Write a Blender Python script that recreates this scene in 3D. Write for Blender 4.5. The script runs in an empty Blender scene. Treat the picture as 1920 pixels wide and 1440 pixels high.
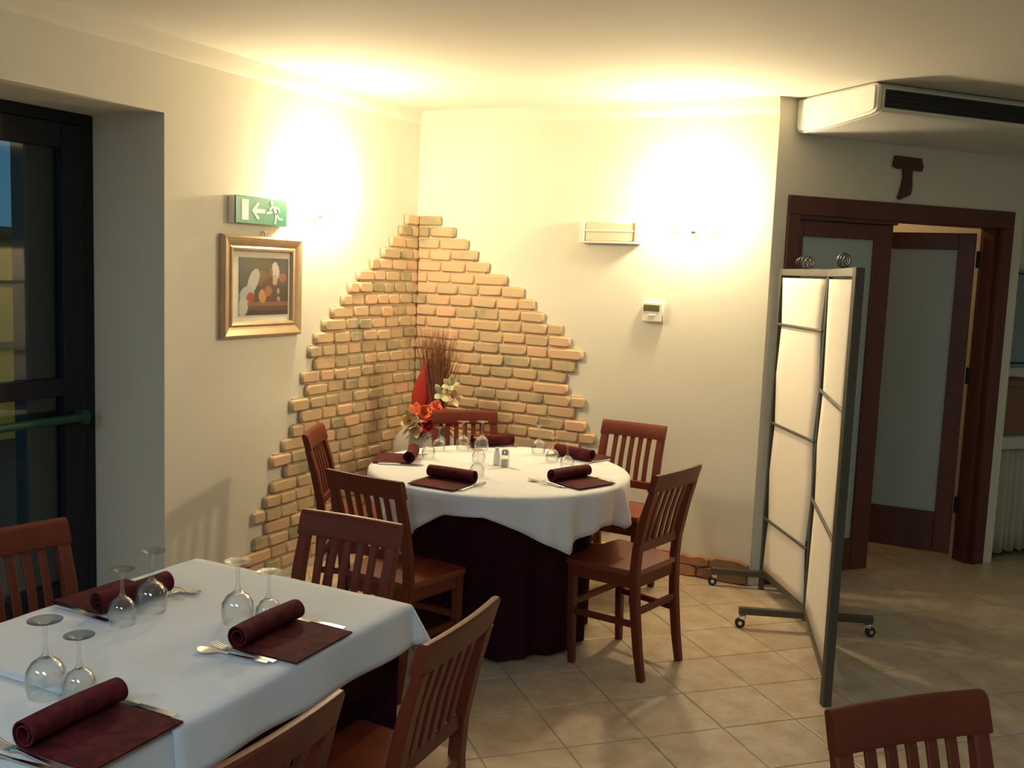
import bpy, bmesh, math, random
from math import sin, cos, pi, sqrt, radians, atan2, hypot
from mathutils import Vector, Matrix

# ------------------------------------------------------------------ camera, world, lights
SC = bpy.context.scene
COL = SC.collection
random.seed(7)

CAMPOS = Vector((3.378, -5.405, 1.68))
YAW, PITCH, ROLL, FPX = -.45931, -.113559, .038790, 1869.5
fw = Vector((sin(YAW)*cos(PITCH), cos(YAW)*cos(PITCH), sin(PITCH)))
rt = Vector((cos(YAW), -sin(YAW), 0)); up = rt.cross(fw)
rt2 = rt*cos(ROLL)+up*sin(ROLL); up2 = -rt*sin(ROLL)+up*cos(ROLL)
cam = bpy.data.cameras.new('camera'); cam_o = bpy.data.objects.new('camera', cam); COL.objects.link(cam_o)
cam.sensor_width = 36; cam.lens = 36*FPX/1920; cam.clip_start = .05; cam.clip_end = 100
m = Matrix((rt2, up2, -fw)).transposed().to_4x4(); m.translation = CAMPOS
cam_o.matrix_world = m
SC.camera = cam_o

SC.view_settings.view_transform = 'Standard'
SC.view_settings.look = 'None'
SC.view_settings.gamma = 1
SC.view_settings.use_curve_mapping = False
SC.view_settings.exposure = 0.0

w = bpy.data.worlds.new('dusk'); SC.world = w; w.use_nodes = True
bg = w.node_tree.nodes['Background']; bg.inputs[0].default_value = (.10, .30, .46, 1); bg.inputs[1].default_value = .6

def light(name, kind, loc, energy, color, size=.05, size_y=None, rot=(0, 0, 0)):
    l = bpy.data.lights.new(name, kind); l.energy = energy; l.color = color
    if kind == 'AREA':
        l.shape = 'RECTANGLE'; l.size = size; l.size_y = size_y or size
    else:
        l.shadow_soft_size = size
    o = bpy.data.objects.new(name, l); COL.objects.link(o); o.location = loc; o.rotation_euler = rot
    return o

COOL = (.58, .79, 1.0); WARM = (1.0, .79, .50)
light('dining_tube_light', 'AREA', (3.3, -5.9, 2.60), 42, COOL, 1.2, .3)
light('rear_tube_light', 'AREA', (1.2, -6.6, 2.60), 30, COOL, 1.2, .3)
light('sconce_bulb_left', 'POINT', (.115, -1.03, 2.075), 50, WARM, .05)
light('sconce_bulb_back', 'POINT', (1.79, -.115, 2.075), 50, WARM, .05)
light('side_fill_light', 'AREA', (5.2, -1.2, 2.60), 6, (.62, .93, 1.0), 1.2, .3)  # unseen teal fill, added to tint the dark door-wall side; no real fitting
light('corridor_lamp', 'POINT', (2.134, 1.412, 2.45), 7, (1.0, .60, .28), .08)
light('street_lamp', 'POINT', (-3.6, .9, 2.6), 75, (1.0, .75, .3), .15)

# ------------------------------------------------------------------ materials
def mat(name, col, rough=.6, metal=0, noise=None, bump=None, spec=.5, rand=0, wave=None, coat=0, trans=0, emit=None, sheen=0):
    """noise=(scale, colour2, amount)  bump=(scale, strength)"""
    M = bpy.data.materials.new(name); M.use_nodes = True; nt = M.node_tree; N = nt.nodes; Lk = nt.links
    b = N['Principled BSDF']
    b.inputs['Roughness'].default_value = rough; b.inputs['Metallic'].default_value = metal
    b.inputs['Specular IOR Level'].default_value = spec
    b.inputs['Coat Weight'].default_value = coat; b.inputs['Coat Roughness'].default_value = .15
    b.inputs['Transmission Weight'].default_value = trans
    b.inputs['Sheen Weight'].default_value = sheen
    c = tuple(col)+(1,); b.inputs['Base Color'].default_value = c
    out = None
    tc = N.new('ShaderNodeTexCoord')
    if noise:
        sc, c2, amt = noise[:3]; stretch = noise[3] if len(noise) > 3 else (1, 1, 1)
        mp = N.new('ShaderNodeMapping'); mp.inputs['Scale'].default_value = stretch
        Lk.new(tc.outputs['Object'], mp.inputs['Vector'])
        no = N.new('ShaderNodeTexNoise'); no.inputs['Scale'].default_value = sc; no.inputs['Detail'].default_value = 5
        Lk.new(mp.outputs[0], no.inputs['Vector'])
        rp = N.new('ShaderNodeValToRGB'); rp.color_ramp.elements[0].position = .5-amt/2; rp.color_ramp.elements[1].position = .5+amt/2
        rp.color_ramp.elements[0].color = c; rp.color_ramp.elements[1].color = tuple(c2)+(1,)
        Lk.new(no.outputs['Fac'], rp.inputs['Fac']); out = rp.outputs['Color']
    if rand:
        oi = N.new('ShaderNodeObjectInfo'); hs = N.new('ShaderNodeHueSaturation')
        mr = N.new('ShaderNodeMapRange'); mr.inputs['To Min'].default_value = 1-rand; mr.inputs['To Max'].default_value = 1+rand
        Lk.new(oi.outputs['Random'], mr.inputs['Value']); Lk.new(mr.outputs[0], hs.inputs['Value'])
        if out: Lk.new(out, hs.inputs['Color'])
        else: hs.inputs['Color'].default_value = c
        out = hs.outputs['Color']
    if out: Lk.new(out, b.inputs['Base Color'])
    if bump:
        n2 = N.new('ShaderNodeTexNoise'); n2.inputs['Scale'].default_value = bump[0]; n2.inputs['Detail'].default_value = 4
        Lk.new(tc.outputs['Object'], n2.inputs['Vector'])
        bp = N.new('ShaderNodeBump'); bp.inputs['Strength'].default_value = bump[1]; bp.inputs['Distance'].default_value = .01
        Lk.new(n2.outputs['Fac'], bp.inputs['Height']); Lk.new(bp.outputs[0], b.inputs['Normal'])
    if emit:
        b.inputs['Emission Color'].default_value = tuple(emit[0])+(1,); b.inputs['Emission Strength'].default_value = emit[1]
    return M

def thin_glass(name, tint=(.97, .98, .98), edge=(.60, .62, .64), refl=1.0):
    M = bpy.data.materials.new(name); M.use_nodes = True; nt = M.node_tree; N = nt.nodes; Lk = nt.links
    N.remove(N['Principled BSDF']); o = N['Material Output']
    lw = N.new('ShaderNodeLayerWeight'); lw.inputs['Blend'].default_value = .5
    mc = N.new('ShaderNodeMix'); mc.data_type = 'RGBA'
    mc.inputs[6].default_value = tuple(tint)+(1,); mc.inputs[7].default_value = tuple(edge)+(1,)
    pw = N.new('ShaderNodeMath'); pw.operation = 'POWER'; pw.inputs[1].default_value = 2.0
    Lk.new(lw.outputs['Facing'], pw.inputs[0]); Lk.new(pw.outputs[0], mc.inputs[0])
    tr = N.new('ShaderNodeBsdfTransparent'); Lk.new(mc.outputs[2], tr.inputs['Color'])
    gl = N.new('ShaderNodeBsdfGlossy'); gl.inputs['Roughness'].default_value = .04; gl.inputs['Color'].default_value = (refl, refl, refl, 1)
    p4 = N.new('ShaderNodeMath'); p4.operation = 'POWER'; p4.inputs[1].default_value = 2.6; Lk.new(lw.outputs['Facing'], p4.inputs[0])
    fr = N.new('ShaderNodeMath'); fr.operation = 'MULTIPLY_ADD'; fr.inputs[1].default_value = .95; fr.inputs[2].default_value = .06; Lk.new(p4.outputs[0], fr.inputs[0])
    mx = N.new('ShaderNodeMixShader'); Lk.new(fr.outputs[0], mx.inputs[0]); Lk.new(tr.outputs[0], mx.inputs[1]); Lk.new(gl.outputs[0], mx.inputs[2])
    Lk.new(mx.outputs[0], o.inputs['Surface'])
    return M

def vcol_mat(name, rough=.5):
    M = bpy.data.materials.new(name); M.use_nodes = True; nt = M.node_tree
    a = nt.nodes.new('ShaderNodeAttribute'); a.attribute_name = 'paint'
    b = nt.nodes['Principled BSDF']; b.inputs['Roughness'].default_value = rough
    nt.links.new(a.outputs['Color'], b.inputs['Base Color'])
    return M

def tile_mat(name):
    M = mat(name, (.46, .38, .27), .32, rand=.05, spec=.5)
    nt = M.node_tree; N = nt.nodes; Lk = nt.links; b = N['Principled BSDF']
    g = N.new('ShaderNodeNewGeometry')
    n1 = N.new('ShaderNodeTexNoise'); n1.inputs['Scale'].default_value = 9; n1.inputs['Detail'].default_value = 6; n1.inputs['Roughness'].default_value = .65
    Lk.new(g.outputs['Position'], n1.inputs['Vector'])
    rp = N.new('ShaderNodeValToRGB'); e = rp.color_ramp.elements
    e[0].position = .33; e[0].color = (.46, .32, .20, 1); e[1].position = .66; e[1].color = (.62, .51, .38, 1)
    x = e.new(.5); x.color = (.54, .42, .28, 1)
    Lk.new(n1.outputs['Fac'], rp.inputs['Fac'])
    hs = [n for n in N if n.bl_idname == 'ShaderNodeHueSaturation'][0]
    Lk.new(rp.outputs['Color'], hs.inputs['Color'])
    return M

def brick_mat(name):
    M = mat(name, (.5, .3, .15), .85, bump=(60, .35), rand=.10)
    nt = M.node_tree; N = nt.nodes; Lk = nt.links
    hs = [n for n in N if n.bl_idname == 'ShaderNodeHueSaturation'][0]
    oi = [n for n in N if n.bl_idname == 'ShaderNodeObjectInfo'][0]
    g = N.new('ShaderNodeNewGeometry')
    n1 = N.new('ShaderNodeTexNoise'); n1.inputs['Scale'].default_value = 7; n1.inputs['Detail'].default_value = 5
    Lk.new(g.outputs['Position'], n1.inputs['Vector'])
    ad = N.new('ShaderNodeMath'); ad.operation = 'MULTIPLY_ADD'; ad.inputs[1].default_value = .45; 
    Lk.new(oi.outputs['Random'], ad.inputs[0]); Lk.new(n1.outputs['Fac'], ad.inputs[2])
    rp = N.new('ShaderNodeValToRGB'); e = rp.color_ramp.elements
    e[0].position = .45; e[0].color = (.40, .34, .20, 1); e[1].position = 1.0; e[1].color = (.66, .42, .26, 1)
    x = e.new(.58); x.color = (.56, .43, .26, 1); x = e.new(.8); x.color = (.62, .44, .26, 1)
    Lk.new(ad.outputs[0], rp.inputs['Fac']); Lk.new(rp.outputs['Color'], hs.inputs['Color'])
    return M

MAT = dict(
    wall=mat('cream_plaster', (.73, .705, .60), .85, noise=(3, (.70, .67, .56), .5), bump=(30, .05)),
    ceil=mat('ceiling_paint', (.66, .635, .55), .85, bump=(25, .08)),
    grout=mat('floor_grout', (.33, .26, .18), .9),
    tile=tile_mat('stone_tile'),
    brick=brick_mat('facing_brick'),
    mortar=mat('sand_mortar', (.60, .48, .31), .95, noise=(20, (.50, .38, .23), .5), bump=(60, .5)),
    skirt=mat('terracotta_stone', (.38, .19, .09), .7, noise=(9, (.27, .13, .07), .5), bump=(40, .4), rand=.25),
    wood=mat('cherry_wood', (.150, .026, .009), .42, spec=.28, noise=(6, (.10, .016, .006), .5, (1, 1, .15)), coat=.06, rand=.05),
    seat=mat('cherry_seat_wood', (.23, .042, .014), .36, noise=(5, (.15, .026, .009), .5, (1, .12, 1)), coat=.2, rand=.05),
    dwood=mat('walnut_door_wood', (.115, .034, .022), .45, noise=(7, (.07, .02, .014), .5, (1, 1, .12))),
    cross=mat('dark_cross_wood', (.10, .03, .02), .5, noise=(9, (.06, .018, .012), .5)),
    white=mat('white_cotton', (.74, .75, .74), .85, noise=(5, (.68, .69, .69), .5), bump=(9, .30), sheen=.2),
    burg=mat('burgundy_cloth', (.040, .006, .013), .85, noise=(6, (.024, .004, .009), .5), bump=(30, .2), spec=.08),
    nap=mat('burgundy_damask', (.100, .010, .014), .75, noise=(28, (.055, .006, .009), .14), bump=(60, .1), spec=.12),
    glass=thin_glass('clear_glass'),
    pane=thin_glass('door_pane_glass', (.80, .84, .84), (.3, .32, .32), .55),
    frost=mat('frosted_glass', (.42, .50, .50), .38, noise=(2, (.38, .46, .46), .5), trans=.12),
    steel=mat('cutlery_steel', (.75, .75, .76), .18, 1),
    black=mat('dark_door_metal', (.011, .012, .018), .5, spec=.25),
    green=mat('green_push_bar_paint', (.006, .055, .034), .6),
    gun=mat('gunmetal_paint', (.085, .080, .062), .42, .35),
    fabric=mat('cream_screen_fabric', (.76, .71, .62), .9, bump=(120, .05)),
    wheel=mat('black_rubber', (.02, .02, .02), .5),
    gold=mat('gilt_frame', (.54, .38, .22), .30, .5, noise=(14, (.44, .33, .22), .4)),
    mount=mat('ivory_mount', (.66, .64, .55), .8),
    sgreen=mat('sign_green', (.02, .25, .14), .35),
    swhite=mat('sign_white', (.80, .82, .76), .4),
    plastic=mat('ivory_plastic', (.74, .70, .58), .4),
    lens=mat('lamp_diffuser', (.76, .68, .50), .3, trans=.1),
    display=mat('lcd_display', (.10, .11, .06), .3),
    ac=mat('air_conditioner_plastic', (.76, .74, .66), .35),
    acdark=mat('dark_grille', (.012, .013, .016), .5),
    vase=mat('pale_ceramic', (.50, .47, .40), .5, noise=(6, (.44, .41, .34), .5), bump=(30, .15)),
    reed=mat('dried_reed', (.27, .095, .04), .8, rand=.2),
    spathe=mat('red_spathe', (.40, .025, .018), .45),
    orange=mat('orange_petal', (.72, .16, .05), .6),
    redp=mat('red_petal', (.55, .02, .02), .55),
    creamp=mat('cream_dried_petal', (.70, .52, .28), .7),
    palep=mat('pale_green_petal', (.50, .48, .27), .7),
    leaf=mat('dark_red_leaf', (.16, .03, .02), .7),
    bulb=mat('sconce_opal_glass', (.9, .85, .7), .4, emit=((1, .82, .5), 22)),
    globe=mat('ceiling_lamp_glass', (.8, .85, 1), .4, emit=((.35, .5, 1.0), 9)),
    facade=mat('yellow_stucco', (.60, .46, .09), .9, noise=(3, (.48, .36, .08), .5)),
    trimd=mat('dark_eave', (.03, .03, .025), .8),
    ext=mat('outer_pillar_render', (.10, .11, .10), .9),
    asphalt=mat('asphalt', (.05, .05, .05), .9),
    box=mat('brown_cardboard', (.22, .12, .06), .8),
    curt=mat('beige_curtain_cloth', (.40, .38, .29), .9),
    shelf=mat('pale_shelf_paint', (.50, .52, .46), .6),
    paper=mat('picture_glass_paper', (.25, .34, .36), .2),
    salt=mat('white_salt', (.8, .8, .8), .6),
    white2=mat('white_metal', (.7, .7, .68), .4),
    paint=vcol_mat('still_life_print', .35),
)

# ------------------------------------------------------------------ helpers
def smooth(me, deg=40):
    me.set_sharp_from_angle(angle=radians(deg)) if hasattr(me, 'set_sharp_from_angle') else None

def obj(name, bm, m, parent=None, deg=40, loc=None):
    me = bpy.data.meshes.new(name); bm.normal_update()
    for f in bm.faces: f.smooth = True
    bm.to_mesh(me); bm.free(); smooth(me, deg)
    if isinstance(m, (list, tuple)):
        for x in m: me.materials.append(MAT[x])
    else: me.materials.append(MAT[m])
    o = bpy.data.objects.new(name, me); COL.objects.link(o)
    if parent: o.parent = parent
    if loc: o.location = loc
    return o

def empty(name, loc=(0, 0, 0), rz=0):
    o = bpy.data.objects.new(name, None); COL.objects.link(o); o.location = loc; o.rotation_euler = (0, 0, rz)
    o.empty_display_size = .1
    return o

def tag(o, label, cat, group=None):
    o['label'] = label; o['category'] = cat
    if group: o['group'] = group
    return o

def struct(o): o['kind'] = 'structure'; return o
def stuff(o): o['kind'] = 'stuff'; return o

def BM(): return bmesh.new()

def box(bm, c, s, bev=0, M=None, seg=1):
    r = bmesh.ops.create_cube(bm, size=1); vs = r['verts']
    for v in vs: v.co = Vector((v.co.x*s[0], v.co.y*s[1], v.co.z*s[2]))
    if bev:
        es = list({e for v in vs for e in v.link_edges})
        rb = bmesh.ops.bevel(bm, geom=es, offset=bev, segments=seg, affect='EDGES', profile=.6)
        vs = [v for v in rb['verts']] + [v for v in vs if v.is_valid]
        vs = list(set(vs))
        # collect whole island
        seen = set(vs); st = list(vs)
        while st:
            v = st.pop()
            for e in v.link_edges:
                u = e.other_vert(v)
                if u not in seen: seen.add(u); st.append(u)
        vs = list(seen)
    for v in vs:
        p = v.co + Vector(c)
        v.co = (M @ p) if M is not None else p
    return vs

def b2(bm, a, b, bev=0, M=None):
    c = [(a[i]+b[i])/2 for i in range(3)]; s = [abs(b[i]-a[i]) for i in range(3)]
    return box(bm, c, s, bev, M)

def sweep(bm, pts, sec, closed=False, xax=None):
    """pts centres, sec: function(i)-> list of (u,v); u along side axis, v along normal."""
    pts = [Vector(p) for p in pts]; rings = []
    n = len(pts); side = Vector(xax) if xax else None
    for i, p in enumerate(pts):
        t = (pts[min(i+1, n-1)]-pts[max(i-1, 0)]).normalized()
        if side is None:
            s = t.cross(Vector((0, 0, 1)))
            if s.length < .1: s = Vector((1, 0, 0))
            s.normalize()
        else:
            s = (side - t*side.dot(t)).normalized()
        nn = s.cross(t)
        rings.append([bm.verts.new(p+s*u+nn*v) for u, v in sec(i)])
    k = len(rings[0])
    for i in range(n-1):
        for j in range(k):
            bm.faces.new((rings[i][j], rings[i][(j+1) % k], rings[i+1][(j+1) % k], rings[i+1][j]))
    bm.faces.new(rings[0][::-1]); bm.faces.new(rings[-1])
    bmesh.ops.recalc_face_normals(bm, faces=bm.faces)

def circ(r, k=8): return [(r*cos(2*pi*i/k), r*sin(2*pi*i/k)) for i in range(k)]
def tube(bm, pts, r, k=8, xax=None): sweep(bm, pts, lambda i: circ(r if not callable(r) else r(i), k), xax=xax)
def rsec(w, h, c=.004):
    w /= 2; h /= 2
    return [(-w+c, -h), (w-c, -h), (w, -h+c), (w, h-c), (w-c, h), (-w+c, h), (-w, h-c), (-w, -h+c)]

def lathe(bm, prof, k=28, c=(0, 0, 0), cap=False):
    rings = []
    for r, z in prof:
        if r < 1e-5: rings.append([bm.verts.new((c[0], c[1], c[2]+z))])
        else: rings.append([bm.verts.new((c[0]+r*cos(2*pi*i/k), c[1]+r*sin(2*pi*i/k), c[2]+z)) for i in range(k)])
    for a, b in zip(rings, rings[1:]):
        for i in range(k):
            j = (i+1) % k
            if len(a) == 1 and len(b) == 1: continue
            if len(a) == 1: bm.faces.new((a[0], b[i], b[j]))
            elif len(b) == 1: bm.faces.new((a[i], a[j], b[0]))
            else: bm.faces.new((a[i], a[j], b[j], b[i]))
    bmesh.ops.recalc_face_normals(bm, faces=bm.faces)

def prism(bm, pts, f, th):
    """polygon pts (2D) -> f(u,v,w) mapping, thickness th along w."""
    a = [bm.verts.new(f(u, v, 0)) for u, v in pts]; b = [bm.verts.new(f(u, v, th)) for u, v in pts]
    bm.faces.new(a[::-1]); bm.faces.new(b); n = len(pts)
    for i in range(n): bm.faces.new((a[i], a[(i+1) % n], b[(i+1) % n], b[i]))
    bmesh.ops.recalc_face_normals(bm, faces=bm.faces)

def dup(root, loc=None, rz=None, label=None, group=None):
    r = root.copy(); COL.objects.link(r)
    if loc is not None: r.location = loc
    if rz is not None: r.rotation_euler = (0, 0, rz)
    if label: r['label'] = label
    if group: r['group'] = group
    for ch in list(root.children):
        c = ch.copy(); COL.objects.link(c); c.parent = r
        for g in list(ch.children):
            d = g.copy(); COL.objects.link(d); d.parent = c
    return r

CEIL = 2.635
C0 = Vector((2.212, 0, 0)); T = Vector((.667, .745, 0)).normalized(); NN = Vector((T.y, -T.x, 0))
def DW(t, n, z): return C0 + T*t + NN*n + Vector((0, 0, z))
MD = Matrix((T, NN, Vector((0, 0, 1)))).transposed().to_4x4(); MD.translation = C0   # local (t, n, z) -> world

# ------------------------------------------------------------------ room shell
# floor base (grout) and its tiles
floor = BM(); b2(floor, (-.44, -8, -.12), (8.0, 4.2, -.003)); floor = struct(obj('floor', floor, 'grout'))
S = .3180; U0, V0 = .197, 3.082; J = .0028
cand = []
Rt = (rt2, up2, fw)
def proj(p):
    v = Vector(p)-CAMPOS; z = v.dot(fw)
    if z < .2: return None
    return (960+FPX*v.dot(rt2)/z, 720-FPX*v.dot(up2)/z, z)
def inroom(x, y):
    if x < 0: return False
    if x <= 2.212: return y < 0
    q = (Vector((x, y, 0))-C0); return q.dot(NN) > -.75 or True
for i in range(-22, 26):
    for j in range(-10, 26):
        u = U0+S*(i+.5); v = V0+S*(j+.5); x = (u+v)/sqrt(2); y = (u-v)/sqrt(2)
        if x < -.2 or x > 5.6 or y > 3.2 or y < -6.2: continue
        if x <= 2.0 and y > .2: continue
        q = Vector((x, y, 0))-C0
        if q.dot(NN) < -1.6 or q.dot(T) < -.3 and y > .2: continue
        p = proj((x, y, 0))
        if p and -90 < p[0] < 2010 and 300 < p[1] < 1560: cand.append((p[2], x, y))
cand.sort()
def tile_mesh(cx, cy):
    bm = BM(); h = (S-2*J)/2; b = .003
    for k, (hh, z) in enumerate(((h, -.010), (h, -.0015), (h-b, 0))):
        pass
    r = []
    for hh, z in ((h, -.010), (h, -.0015), (h-b, 0)):
        r.append([bm.verts.new((hh*sx, hh*sy, z)) for sx, sy in ((1, 1), (-1, 1), (-1, -1), (1, -1))])
    for a, c in zip(r, r[1:]):
        for k in range(4): bm.faces.new((a[k], a[(k+1) % 4], c[(k+1) % 4], c[k]))
    bm.faces.new(r[-1]); return bm
t0 = None
for n, (_, x, y) in enumerate(cand[:290]):
    if t0 is None: o = t0 = obj('tile', tile_mesh(0, 0), 'tile', floor, 20)
    else: o = t0.copy(); COL.objects.link(o)
    o.location = (x, y, random.uniform(-.0006, .0002)); o.rotation_euler = (0, 0, pi/4)
if len(cand) > 290:
    bm = BM(); h = (S-2*J)/2
    for _, x, y in cand[290:]:
        vs = box(bm, (0, 0, -.005), (2*h, 2*h, .01)); R = Matrix.Rotation(pi/4, 4, 'Z'); 
        for v in vs: v.co = R @ v.co + Vector((x, y, 0))
    stuff(obj('far_tiles', bm, 'tile', floor, 20))

bm = BM(); b2(bm, (-.5, -8.1, CEIL), (8.1, 4.3, CEIL+.12)); struct(obj('ceiling', bm, 'ceil'))

# left wall (x = 0) with the deep reveal of the glazed door
YO = -2.104; ZO = 2.305; YE = -4.3
bm = BM()
b2(bm, (-.5, YO, -.02), (0, .12, CEIL)); b2(bm, (-.5, YE, ZO), (0, YO, CEIL)); b2(bm, (-.5, -8, -.02), (0, YE, CEIL))
bmesh.ops.remove_doubles(bm, verts=bm.verts, dist=1e-4)
wall_left = struct(obj('wall_left', bm, 'wall', deg=20))
bm = BM(); b2(bm, (-.5, 0, -.02), (2.212, .14, CEIL))
wall_back = struct(obj('wall_back', bm, 'wall', deg=20))
# angled wall with the double door, then the niche
bm = BM(); TH = -.12
b2(bm, (0, TH, -.02), (.12, 0, CEIL), M=MD); b2(bm, (.12, TH, 2.09), (1.66, 0, CEIL), M=MD); b2(bm, (1.66, TH, -.02), (1.785, 0, CEIL), M=MD)
b2(bm, (1.785, -.36, 2.25), (3.0, 0, CEIL), M=MD); b2(bm, (1.70, -.42, -.02), (3.0, -.36, CEIL), M=MD); b2(bm, (1.70, -.36, -.02), (1.785, TH, CEIL), M=MD)
b2(bm, (2.75, -.36, -.02), (3.0, 0, 2.25), M=MD)
struct(obj('wall_door_side', bm, 'wall', deg=20))
bm = BM()
b2(bm, (2.9, 0, -.02), (3.0, 2.9, CEIL), M=MD)
struct(obj('wall_right_near', bm, 'wall', deg=20))
bm = BM(); b2(bm, (6.2, -8, -.02), (6.3, .4, CEIL)); struct(obj('wall_right', bm, 'wall', deg=20))
bm = BM(); b2(bm, (0, -8.1, -.02), (6.3, -8, CEIL)); struct(obj('wall_front', bm, 'wall', deg=20))
bm = BM(); b2(bm, (-.1, -1.75, -.02), (1.72, -1.62, CEIL), M=MD); b2(bm, (-.1, -1.75, -.02), (.0, -.35, CEIL), M=MD)
b2(bm, (1.72, -1.75, -.02), (1.84, -.42, CEIL), M=MD)
struct(obj('wall_corridor', bm, 'wall', deg=20))

# coving between walls and ceiling
def cove(name, f, L):
    prof = [(0, 0)]+[(.075-.075*cos(a), -.075+.075*(1-sin(a))-.0) for a in [0, .4, .8, 1.2, pi/2]]
    pr = [(0, 0), (.0, -.082), (.006, -.080), (.016, -.06), (.022, -.03), (.028, 0)]
    bm = BM(); a = [bm.verts.new(f(0, u, v)) for u, v in pr]; b = [bm.verts.new(f(L, u, v)) for u, v in pr]
    n = len(pr); bm.faces.new(a[::-1]); bm.faces.new(b)
    for i in range(n): bm.faces.new((a[i], a[(i+1) % n], b[(i+1) % n], b[i]))
    bmesh.ops.recalc_face_normals(bm, faces=bm.faces)
    return struct(obj(name, bm, 'wall'))
cove('trim_1', lambda s, u, v: (u, -s, CEIL+v), 8.0)
cove('trim_2', lambda s, u, v: (s, -u, CEIL+v), 2.212)

# ------------------------------------------------------------------ brick cladding on the corner
PITCH_B = .0695; Z1 = 1.964
BACK = [.18, .287, .379, .445, .529, .653, .77, .845, .911, 1.029, 1.087, 1.168, 1.124, 1.069, 1.086, 1.192, 1.134, 1.212, 1.269, 1.172, 1.26, 1.20, 1.31, 1.24, 1.33, 1.36, 1.30, 1.42]
LEFT = [.162, .225, .321, .414, .522, .658, .738, .801, .898, .972, 1.041, 1.094, 1.042, 1.15, 1.112, 1.24, 1.163, 1.233, 1.301, 1.393, 1.285, 1.39, 1.439, 1.527, 1.429, 1.518, 1.593, 1.56]
def brick_proto(seed):
    rnd = random.Random(seed); bm = BM()
    def ring(sx, sz, y, c):
        pts = [(-1+c, -1), (1-c, -1), (1, -1+c*2), (1, 1-c*2), (1-c, 1), (-1+c, 1), (-1, 1-c*2), (-1, -1+c*2)]
        return [bm.verts.new((.5*sx*x+rnd.uniform(-.012, .012), y, .5*sz*z+rnd.uniform(-.03, .03))) for x, z in pts]
    r = [ring(1, 1, 0, .1), ring(1, .98, -.62, .12), ring(.88, .74, -1, .14)]
    for a, b in zip(r, r[1:]):
        for i in range(8): bm.faces.new((a[i], a[(i+1) % 8], b[(i+1) % 8], b[i]))
    bm.faces.new(r[-1]); bmesh.ops.recalc_face_normals(bm, faces=bm.faces)
    me = bpy.data.meshes.new('brick')
    for f in bm.faces: f.smooth = True
    bm.to_mesh(me); bm.free(); smooth(me, 60); me.materials.append(MAT['brick']); return me
BR = [brick_proto(s) for s in range(9)]
rb = random.Random(11)
def clad(parent, ext, left):
    mort = BM()
    for n, e in enumerate(ext):
        z = Z1-PITCH_B*n; L = .137 if left else .162
        if left: b2(mort, (0, -e+.03, z-PITCH_B/2), (.012, 0, z+PITCH_B/2-(.006 if n == 0 else 0)))
        else: b2(mort, (0, -.012, z-PITCH_B/2), (e-.03, 0, z+PITCH_B/2-(.006 if n == 0 else 0)))
        pos = .02; w = L*(.5 if n % 2 else 1)*rb.uniform(.85, 1.1); segs = []
        while e-(pos+w) >= L*.5:
            segs.append((pos, w)); pos += w; w = L*rb.uniform(.85, 1.15)
        segs.append((pos, e-pos))
        for p, w in segs:
            if w < .03: continue
            o = bpy.data.objects.new('brick', rb.choice(BR)); COL.objects.link(o); o.parent = parent
            o.scale = (w-.007*rb.uniform(.5, 1.3), rb.uniform(.018, .027), PITCH_B-.006-rb.uniform(0, .005))
            dz = rb.uniform(-.003, .003)
            if left: o.rotation_euler = (rb.uniform(-.012, .012), 0, pi/2); o.location = (.004, -(p+w/2), z+dz)
            else: o.rotation_euler = (0, rb.uniform(-.012, .012), 0); o.location = (p+w/2, -.004, z+dz)
    obj('mortar', mort, 'mortar', parent)
clad(wall_left, LEFT, True)
clad(wall_back, BACK, False)

# irregular stone skirting along the back wall, up to the outer corner
sk = struct(empty('baseboard_back', (0, 0, 0)))
def stone(x0, x1, z0, z1, seed):
    r = random.Random(seed); bm = BM(); k = 7; top = []; bot = []
    for i in range(k):
        u = i/(k-1); e = .25 if i in (0, k-1) else 0
        top.append((x0+(x1-x0)*u, z1-(z1-z0)*e+r.uniform(-.006, .006))); bot.append((x0+(x1-x0)*u, z0+(z1-z0)*e*.6))
    P = bot+top[::-1]; n = len(P); cx = (x0+x1)/2; cz = (z0+z1)/2
    rr = [[bm.verts.new((x, 0, z)) for x, z in P], [bm.verts.new((x, -.022, z)) for x, z in P],
          [bm.verts.new((cx+(x-cx)*.96, -.032, cz+(z-cz)*.8)) for x, z in P]]
    for a, b in zip(rr, rr[1:]):
        for i in range(n): bm.faces.new((a[i], a[(i+1) % n], b[(i+1) % n], b[i]))
    bm.faces.new(rr[-1]); bmesh.ops.recalc_face_normals(bm, faces=bm.faces); return obj('stone', bm, 'skirt', sk)
xs = [1.36, 1.60, 1.80, 1.99, 2.21]
for i in range(4): stone(xs[i]+.004, xs[i+1]-.004, .066, .122+.012*(i % 2), i)
xs = [1.42, 1.72, 1.92, 2.21]
for i in range(3): stone(xs[i]+.004, xs[i+1]-.004, .0, .068, 10+i)

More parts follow.
